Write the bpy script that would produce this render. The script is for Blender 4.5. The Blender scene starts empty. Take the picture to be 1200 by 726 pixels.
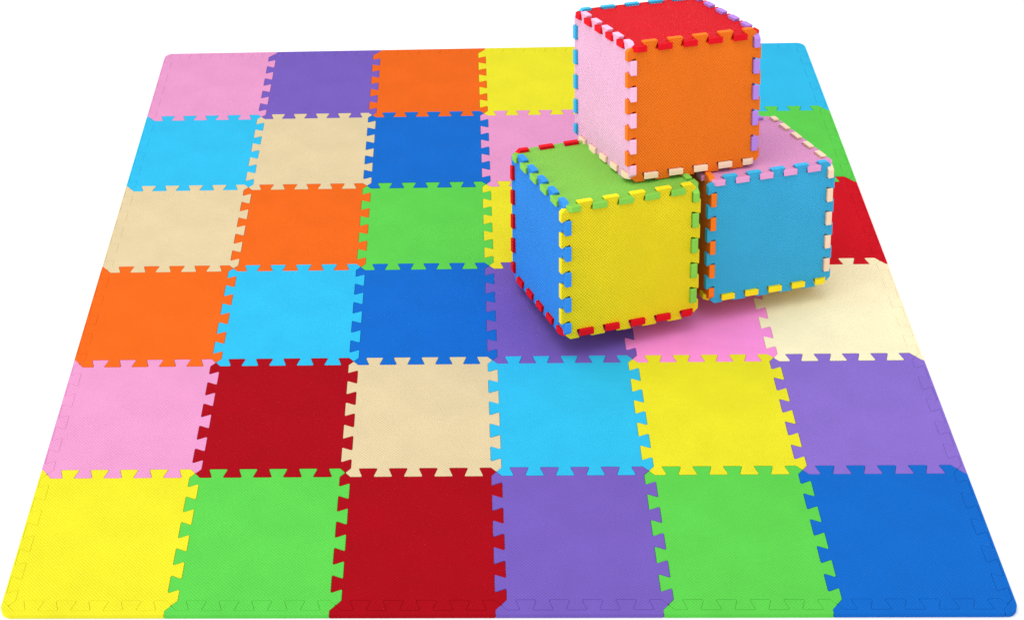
import bpy, math, random
from mathutils import Vector, Matrix
random.seed(7)
scene = bpy.context.scene
COL = scene.collection

# ------------------------------------------------------------ measures (1 unit = one tile)
A = 0.035            # half depth of the dovetail teeth
T = 0.030            # foam thickness
D = 1.2              # tile length front to back
BORDER = {'top': .054, 'right': .050, 'bottom': .064, 'left': .046}

# ------------------------------------------------------------ materials
def lin(c):
    c /= 255.0
    return c / 12.92 if c <= 0.04045 else ((c + 0.055) / 1.055) ** 2.4

LIGHT = 1.22         # how bright the lamps make a white surface
def base(rgb, k=LIGHT):
    return tuple(max(0.002, min(0.95, lin(c) / k)) for c in rgb)

def foam(name, rgb, period, depth, rough=0.75, spec=0.035, k=1.33, grain=1.0):
    m = bpy.data.materials.new(name); m.use_nodes = True
    nt = m.node_tree; N = nt.nodes; L = nt.links
    b = N['Principled BSDF']
    b.inputs['Roughness'].default_value = rough
    b.inputs['Specular IOR Level'].default_value = spec
    tc = N.new('ShaderNodeTexCoord')
    sep = N.new('ShaderNodeSeparateXYZ'); L.new(tc.outputs['Object'], sep.inputs[0])
    def math_(op, a, bb=None):
        n = N.new('ShaderNodeMath'); n.operation = op
        for i, v in enumerate((a, bb)):
            if v is None: continue
            if isinstance(v, (int, float)): n.inputs[i].default_value = v
            else: L.new(v, n.inputs[i])
        return n.outputs[0]
    w = 2 * math.pi / period
    # embossed woven texture of the foam
    sx = math_('SINE', math_('MULTIPLY', sep.outputs[0], w))
    sy = math_('SINE', math_('MULTIPLY', sep.outputs[1], w * 0.93))
    weave = math_('MULTIPLY', sx, sy)
    sn = N.new('ShaderNodeSeparateXYZ'); L.new(tc.outputs['Normal'], sn.inputs[0])
    flat = math_('POWER', math_('ABSOLUTE', sn.outputs[2]), 6)      # cut sides of the foam are smooth
    weave = math_('MULTIPLY', weave, flat)
    n1 = N.new('ShaderNodeTexNoise'); n1.inputs['Scale'].default_value = 3.2
    n1.inputs['Detail'].default_value = 3; L.new(tc.outputs['Object'], n1.inputs['Vector'])
    n2 = N.new('ShaderNodeTexNoise'); n2.inputs['Scale'].default_value = 95
    n2.inputs['Detail'].default_value = 2; L.new(tc.outputs['Object'], n2.inputs['Vector'])
    h = math_('ADD', math_('MULTIPLY', weave, depth), math_('MULTIPLY', n1.outputs[0], 0.009 * grain))
    h = math_('ADD', h, math_('MULTIPLY', n2.outputs[0], depth * .45 * grain))
    bp = N.new('ShaderNodeBump'); bp.inputs['Distance'].default_value = 1.0
    bp.inputs['Strength'].default_value = 1.0
    L.new(h, bp.inputs['Height']); L.new(bp.outputs[0], b.inputs['Normal'])
    # slight unevenness of the dye, a little lighter on the pressed ribs
    ramp = N.new('ShaderNodeMapRange'); L.new(n1.outputs[0], ramp.inputs[0])
    ramp.inputs[1].default_value = .3; ramp.inputs[2].default_value = .7
    ramp.inputs[3].default_value = .955; ramp.inputs[4].default_value = 1.035
    g = math_('ADD', ramp.outputs[0], math_('MULTIPLY', math_('SUBTRACT', n2.outputs[0], .5), .14 * grain))
    mix = N.new('ShaderNodeVectorMath'); mix.operation = 'SCALE'
    mix.inputs[0].default_value = base(rgb, k); L.new(g, mix.inputs['Scale'])
    L.new(mix.outputs[0], b.inputs['Base Color'])
    return m

RGB = {'pink': (246, 164, 214), 'purple': (128, 101, 202), 'orange': (254, 112, 30), 'yellow': (250, 242, 48),
       'cyan': (54, 203, 252), 'cream': (239, 218, 173), 'blue': (22, 115, 218), 'green': (102, 223, 86),
       'red': (180, 8, 26)}
MAT = {k: foam('mat foam ' + k, v, 0.024, 0.0024) for k, v in RGB.items()}
# four tiles by the cubes: brighter light there is painted into the colour
LIT_FOAM = {(3, 5): foam('mat foam lit cream', (255, 243, 202), 0.024, 0.0024, k=1.12),
         (2, 5): foam('mat foam lit red', (225, 20, 38), 0.024, 0.0024, k=1.3),
         (4, 5): foam('mat foam lit purple', (150, 120, 222), 0.024, 0.0024),
         (3, 4): foam('mat foam lit pink', (255, 148, 222), 0.024, 0.0024, k=1.12)}
# cube foam is slightly different and coarser; left-side light painted into pink and blue
CRGB = {'pink': (246, 188, 222), 'purple': (178, 132, 222), 'orange': (250, 122, 28), 'yellow': (250, 226, 34),
        'rose': (232, 158, 206), 'cyan': (62, 182, 232), 'cream': (246, 214, 184), 'blue': (54, 146, 240), 'green': (134, 206, 80),
        'red': (222, 12, 30)}
CUBE = {k: foam('cube foam ' + k, v, 0.0235, 0.0040, 0.7, 0.10, 1.02, .35) for k, v in CRGB.items()}

# ------------------------------------------------------------ outlines
def tooth_profile(nk=.0365, tp=.0635):
    """One side of a tile, u along the side, v outward."""
    p = [(0, 0), (A, -A)]
    for c in (.15, .35, .55, .75):
        p += [(c - nk, -A), (c - tp, A), (c + tp, A), (c + nk, -A)]
    p += [(.95 - nk, -A), (.95 - tp, A), (1 - A, A)]
    return p
PROF = tooth_profile()
SIDES = {'top': ((-.5, .5), (1, 0), (0, 1)), 'right': ((.5, .5), (0, -1), (1, 0)),
         'bottom': ((.5, -.5), (-1, 0), (0, -1)), 'left': ((-.5, -.5), (0, 1), (-1, 0))}
ORDER = ['top', 'right', 'bottom', 'left']

def place(side, pts):
    s, d, n = SIDES[side]
    return [(s[0] + d[0] * u + n[0] * v, s[1] + d[1] * u + n[1] * v) for u, v in pts]

def tile_outline(prof):
    out = []
    for s in ORDER: out += place(s, prof)
    return out                                   # clockwise

def strip_outline(side, border_next):
    b = BORDER[side]
    p = PROF + [(1, 0)]
    if border_next:
        b2 = BORDER[ORDER[(ORDER.index(side) + 1) % 4]]
        p = p + [(1 + A, -A), (1 + b2, -A)]
        r = .072; cu, cv = 1 + b2 - r, b - r
        p = p + [(cu + r * math.cos(t), cv + r * math.sin(t)) for t in [math.radians(a) for a in range(2, 91, 8)]]
    else:
        p = p + [(1 + A, A), (1 + A, b)]
    p = p + [(A, b), (A, A)]
    return place(side, p)[::-1]                  # clockwise again

def fillet(P, r, steps=3):
    out = []; n = len(P)
    for i in range(n):
        a, b, c = Vector(P[i - 1]), Vector(P[i]), Vector(P[(i + 1) % n])
        d1, d2 = (a - b), (c - b); l1, l2 = d1.length, d2.length
        d1.normalize(); d2.normalize()
        ang = math.acos(max(-1, min(1, d1.dot(d2))))
        if ang > math.radians(165): out.append(tuple(b)); continue
        t = min(r / math.tan(ang / 2), l1 * .42, l2 * .42)
        rr = t * math.tan(ang / 2)
        cen = b + (d1 + d2).normalized() * (rr / math.sin(ang / 2))
        p0, p2 = b + d1 * t - cen, b + d2 * t - cen
        sweep = p0.angle_signed(p2)
        for k in range(steps + 1):
            a2 = -sweep * k / steps
            cs, sn = math.cos(a2), math.sin(a2)
            q = cen + Vector((p0.x * cs - p0.y * sn, p0.x * sn + p0.y * cs))
            out.append(tuple(q))
    return out

def inset(P, d):
    """Offset a clockwise polygon inward by d."""
    out = []; n = len(P)
    for i in range(n):
        a, b, c = Vector(P[i - 1]), Vector(P[i]), Vector(P[(i + 1) % n])
        e1, e2 = (b - a).normalized(), (c - b).normalized()
        n1, n2 = Vector((e1.y, -e1.x)), Vector((e2.y, -e2.x))
        m = n1 + n2
        if m.length < 1e-6: m = n1
        m.normalize()
        k = min(1 / max(.35, m.dot(n1)), 1.6)
        out.append(tuple(b + m * d * k))
    return out

def slab(name, outline, z0, z1, mat, parent=None, sy=1.0, r=.003, gap=.0007, both=True):
    P = inset(fillet(outline, .007), gap)
    rings = []
    def ring(d, z): rings.append([(x, y * sy, z) for x, y in (inset(P, d) if d > 0 else P)])
    if both: ring(r, z0); ring(r * .3, z0 + r * .3); ring(0, z0 + r)
    else: ring(0, z0)
    for a in (0, 30, 60, 90):
        t = math.radians(a); ring(r * (1 - math.cos(t)), z1 - r + r * math.sin(t))
    n = len(P)
    V = [v for rg in rings for v in rg]
    F = []
    for k in range(len(rings) - 1):
        for i in range(n):
            j = (i + 1) % n
            F.append((k * n + j, k * n + i, (k + 1) * n + i, (k + 1) * n + j))
    F.append(tuple(range(n)))
    F.append(tuple((len(rings) - 1) * n + i for i in reversed(range(n))))
    me = bpy.data.meshes.new(name)
    me.from_pydata(V, [], F); me.validate(); me.update()
    me.materials.append(mat)
    for p in me.polygons[:-2]: p.use_smooth = False
    o = bpy.data.objects.new(name, me); COL.objects.link(o)
    if parent: o.parent = parent
    return o

# ------------------------------------------------------------ the play mat
GRID = [['pink', 'purple', 'orange', 'yellow', 'red', 'cyan'],
        ['cyan', 'cream', 'blue', 'pink', 'orange', 'green'],
        ['cream', 'orange', 'green', 'yellow', 'blue', 'red'],
        ['orange', 'cyan', 'blue', 'purple', 'pink', 'cream'],
        ['pink', 'red', 'cream', 'cyan', 'yellow', 'purple'],
        ['yellow', 'green', 'red', 'purple', 'green', 'blue']]
WORD = {'rose': 'pink', 'cyan': 'sky blue', 'blue': 'deep blue'}
HIDDEN = {(0, 4), (1, 4), (2, 4)}
TILE = tile_outline(PROF)
PANEL = tile_outline(tooth_profile(.034, .0605))
for j in range(6):
    for i in range(6):
        c = GRID[j][i]; w = WORD.get(c, c)
        o = slab('foam_tile', TILE, -T, 0, LIT_FOAM.get((j, i), MAT[c]), sy=D, r=.0025, gap=.0010)
        o.location = (i + .5 - 3, (3 - j - .5) * D, random.uniform(-.002, .002))
        def nb(jj, ii):
            if not (0 <= jj < 6 and 0 <= ii < 6) or (jj, ii) in HIDDEN: return None
            k = GRID[jj][ii]; return WORD.get(k, k)
        if (j, i) in HIDDEN:
            o['label'] = w + ' foam mat tile covered by the stacked cubes in front of it'
        else:
            bits = []
            for (jj, ii, word) in ((j, i - 1, 'left'), (j, i + 1, 'right'), (j - 1, i, 'behind'), (j + 1, i, 'in front')):
                k = nb(jj, ii)
                if k: bits.append(k + ' ' + word)
            edge = {(0, 0): 'rear left corner', (0, 5): 'rear right corner', (5, 0): 'front left corner', (5, 5): 'front right corner'}.get((j, i))
            if edge: lab = w + ' foam mat tile with rounded edging at the ' + edge
            else: lab = w + ' foam mat tile, ' + ', '.join(bits)
            o['label'] = lab
        o['category'] = 'foam tile'
        o['group'] = 'interlocking foam tiles of the play mat'
        sides = []
        if j == 0: sides.append('top')
        if i == 5: sides.append('right')
        if j == 5: sides.append('bottom')
        if i == 0: sides.append('left')
        for s in sides:
            nxt = ORDER[(ORDER.index(s) + 1) % 4] in sides
            st = slab('border_strip', strip_outline(s, nxt), -T, 0, LIT_FOAM.get((j, i), MAT[c]), parent=o, sy=D, r=.0016, gap=.0003)
            st.location.z = random.uniform(-.0014, .0004)

# ------------------------------------------------------------ the cubes
H = .512
FACES = {'front': Matrix.Rotation(math.radians(90), 4, 'X'), 'back': Matrix.Rotation(math.radians(-90), 4, 'X'),
         'left': Matrix.Rotation(math.radians(-90), 4, 'Y'), 'right': Matrix.Rotation(math.radians(90), 4, 'Y'),
         'top': Matrix.Identity(4), 'bottom': Matrix.Rotation(math.radians(180), 4, 'X')}
def cube(label, cols, c, yaw, tilt, s):
    root = bpy.data.objects.new('foam_cube', None); COL.objects.link(root)
    R = Matrix.Rotation(-math.radians(tilt), 4, 'X') @ Matrix.Rotation(yaw, 4, 'Z')
    root.matrix_world = Matrix.Translation(c) @ R @ Matrix.Translation((0, 0, -H * s)) @ Matrix.Scale(s, 4)
    root['label'] = label; root['category'] = 'foam cube'
    root['group'] = 'cubes built from foam tiles'
    for f, M in FACES.items():
        nm = {'top': 'top_panel', 'bottom': 'bottom_panel'}.get(f, 'side_panel')
        o = slab(nm, PANEL, H - .046, H, CUBE[cols[f]], parent=root, r=.0035, gap=.0012)
        wob = Matrix.Rotation(random.uniform(-.007, .007), 4, 'X') @ Matrix.Rotation(random.uniform(-.007, .007), 4, 'Y')
        o.matrix_parent_inverse = Matrix.Identity(4)
        o.matrix_local = Matrix.Translation((0, 0, H)) @ M @ wob
        o['label'] = WORD.get(cols[f], cols[f]) + {'top': ' top', 'bottom': ' bottom'}.get(f, ' side') + ' panel'
    return root
cube('foam cube with bright yellow front and blue left side, lower left of the stack',
     dict(front='yellow', left='blue', top='green', right='green', back='red', bottom='red'), (.832, -.486, .613), .3299, 7, .999)
cube('foam cube with sky blue front and pink top, lower right of the stack',
     dict(front='cyan', left='orange', top='rose', right='cream', back='purple', bottom='yellow'), (1.899, -.110, .579), .2986, 7.5, .938)
cube('foam cube with orange front, pale pink side and red top, resting on the other two',
     dict(front='orange', left='pink', top='red', right='purple', back='cyan', bottom='cream'), (1.306, .000, 1.562), .335, 10.5, .972)

# ------------------------------------------------------------ ground
me = bpy.data.meshes.new('ground')
g = 60
me.from_pydata([(-g, -g, 0), (g, -g, 0), (g, g, 0), (-g, g, 0)], [], [(0, 1, 2, 3)])
m = bpy.data.materials.new('white sweep'); m.use_nodes = True
pb = m.node_tree.nodes['Principled BSDF']
nz = m.node_tree.nodes.new('ShaderNodeTexNoise'); nz.inputs['Scale'].default_value = 1.5
cr = m.node_tree.nodes.new('ShaderNodeMapRange')
cr.inputs[3].default_value = .93; cr.inputs[4].default_value = .96
m.node_tree.links.new(nz.outputs[0], cr.inputs[0]); m.node_tree.links.new(cr.outputs[0], pb.inputs['Base Color'])
pb.inputs['Roughness'].default_value = .9; pb.inputs['Specular IOR Level'].default_value = .1
me.materials.append(m)
gr = bpy.data.objects.new('ground', me); gr.location.z = -T - .001
gr['kind'] = 'structure'; COL.objects.link(gr)

# ------------------------------------------------------------ studio light
w = bpy.data.worlds.new('World'); scene.world = w; w.use_nodes = True
w.node_tree.nodes['Background'].inputs[0].default_value = (1, 1, 1, 1)
w.node_tree.nodes['Background'].inputs[1].default_value = 1.02
def softbox(name, loc, target, size, power):
    l = bpy.data.lights.new(name, 'AREA'); l.shape = 'RECTANGLE'; l.size, l.size_y = size; l.energy = power
    o = bpy.data.objects.new(name, l); COL.objects.link(o); o.location = loc
    o.rotation_euler = (Vector(target) - Vector(loc)).to_track_quat('-Z', 'Y').to_euler()
    return o
softbox('softbox', (-1, -2, 12), (0, 0, 0), (9, 9), 560)
softbox('softbox', (-13, -5, 5), (1, 0, .8), (7, 5), 620)

# ------------------------------------------------------------ camera
cam = bpy.data.cameras.new('camera'); co = bpy.data.objects.new('camera', cam); COL.objects.link(co)
f, cx, cy = 2153.05, 433.25, 0.0
cam.sensor_fit = 'HORIZONTAL'; cam.sensor_width = 36; cam.lens = f / 1200 * 36
cam.shift_x = (600 - cx) / 1200; cam.shift_y = (cy - 363) / 1200
cam.clip_start = .1; cam.clip_end = 500
p, y, r = [math.radians(a) for a in (25.809, 3.324, -2.55)]
R0 = Matrix(((1, 0, 0), (0, 0, -1), (0, 1, 0)))
R = Matrix.Rotation(r, 3, 'Z') @ Matrix.Rotation(p, 3, 'X') @ Matrix.Rotation(y, 3, 'Y') @ R0
M = Matrix((R[0], -R[1], -R[2])).transposed()
co.matrix_world = Matrix.Translation((-.143, -11.976, 8.112)) @ M.to_4x4()
scene.camera = co
scene.view_settings.view_transform = 'Standard'; scene.view_settings.look = 'None'
scene.view_settings.exposure = 0; scene.view_settings.gamma = 1
scene.render.film_transparent = False
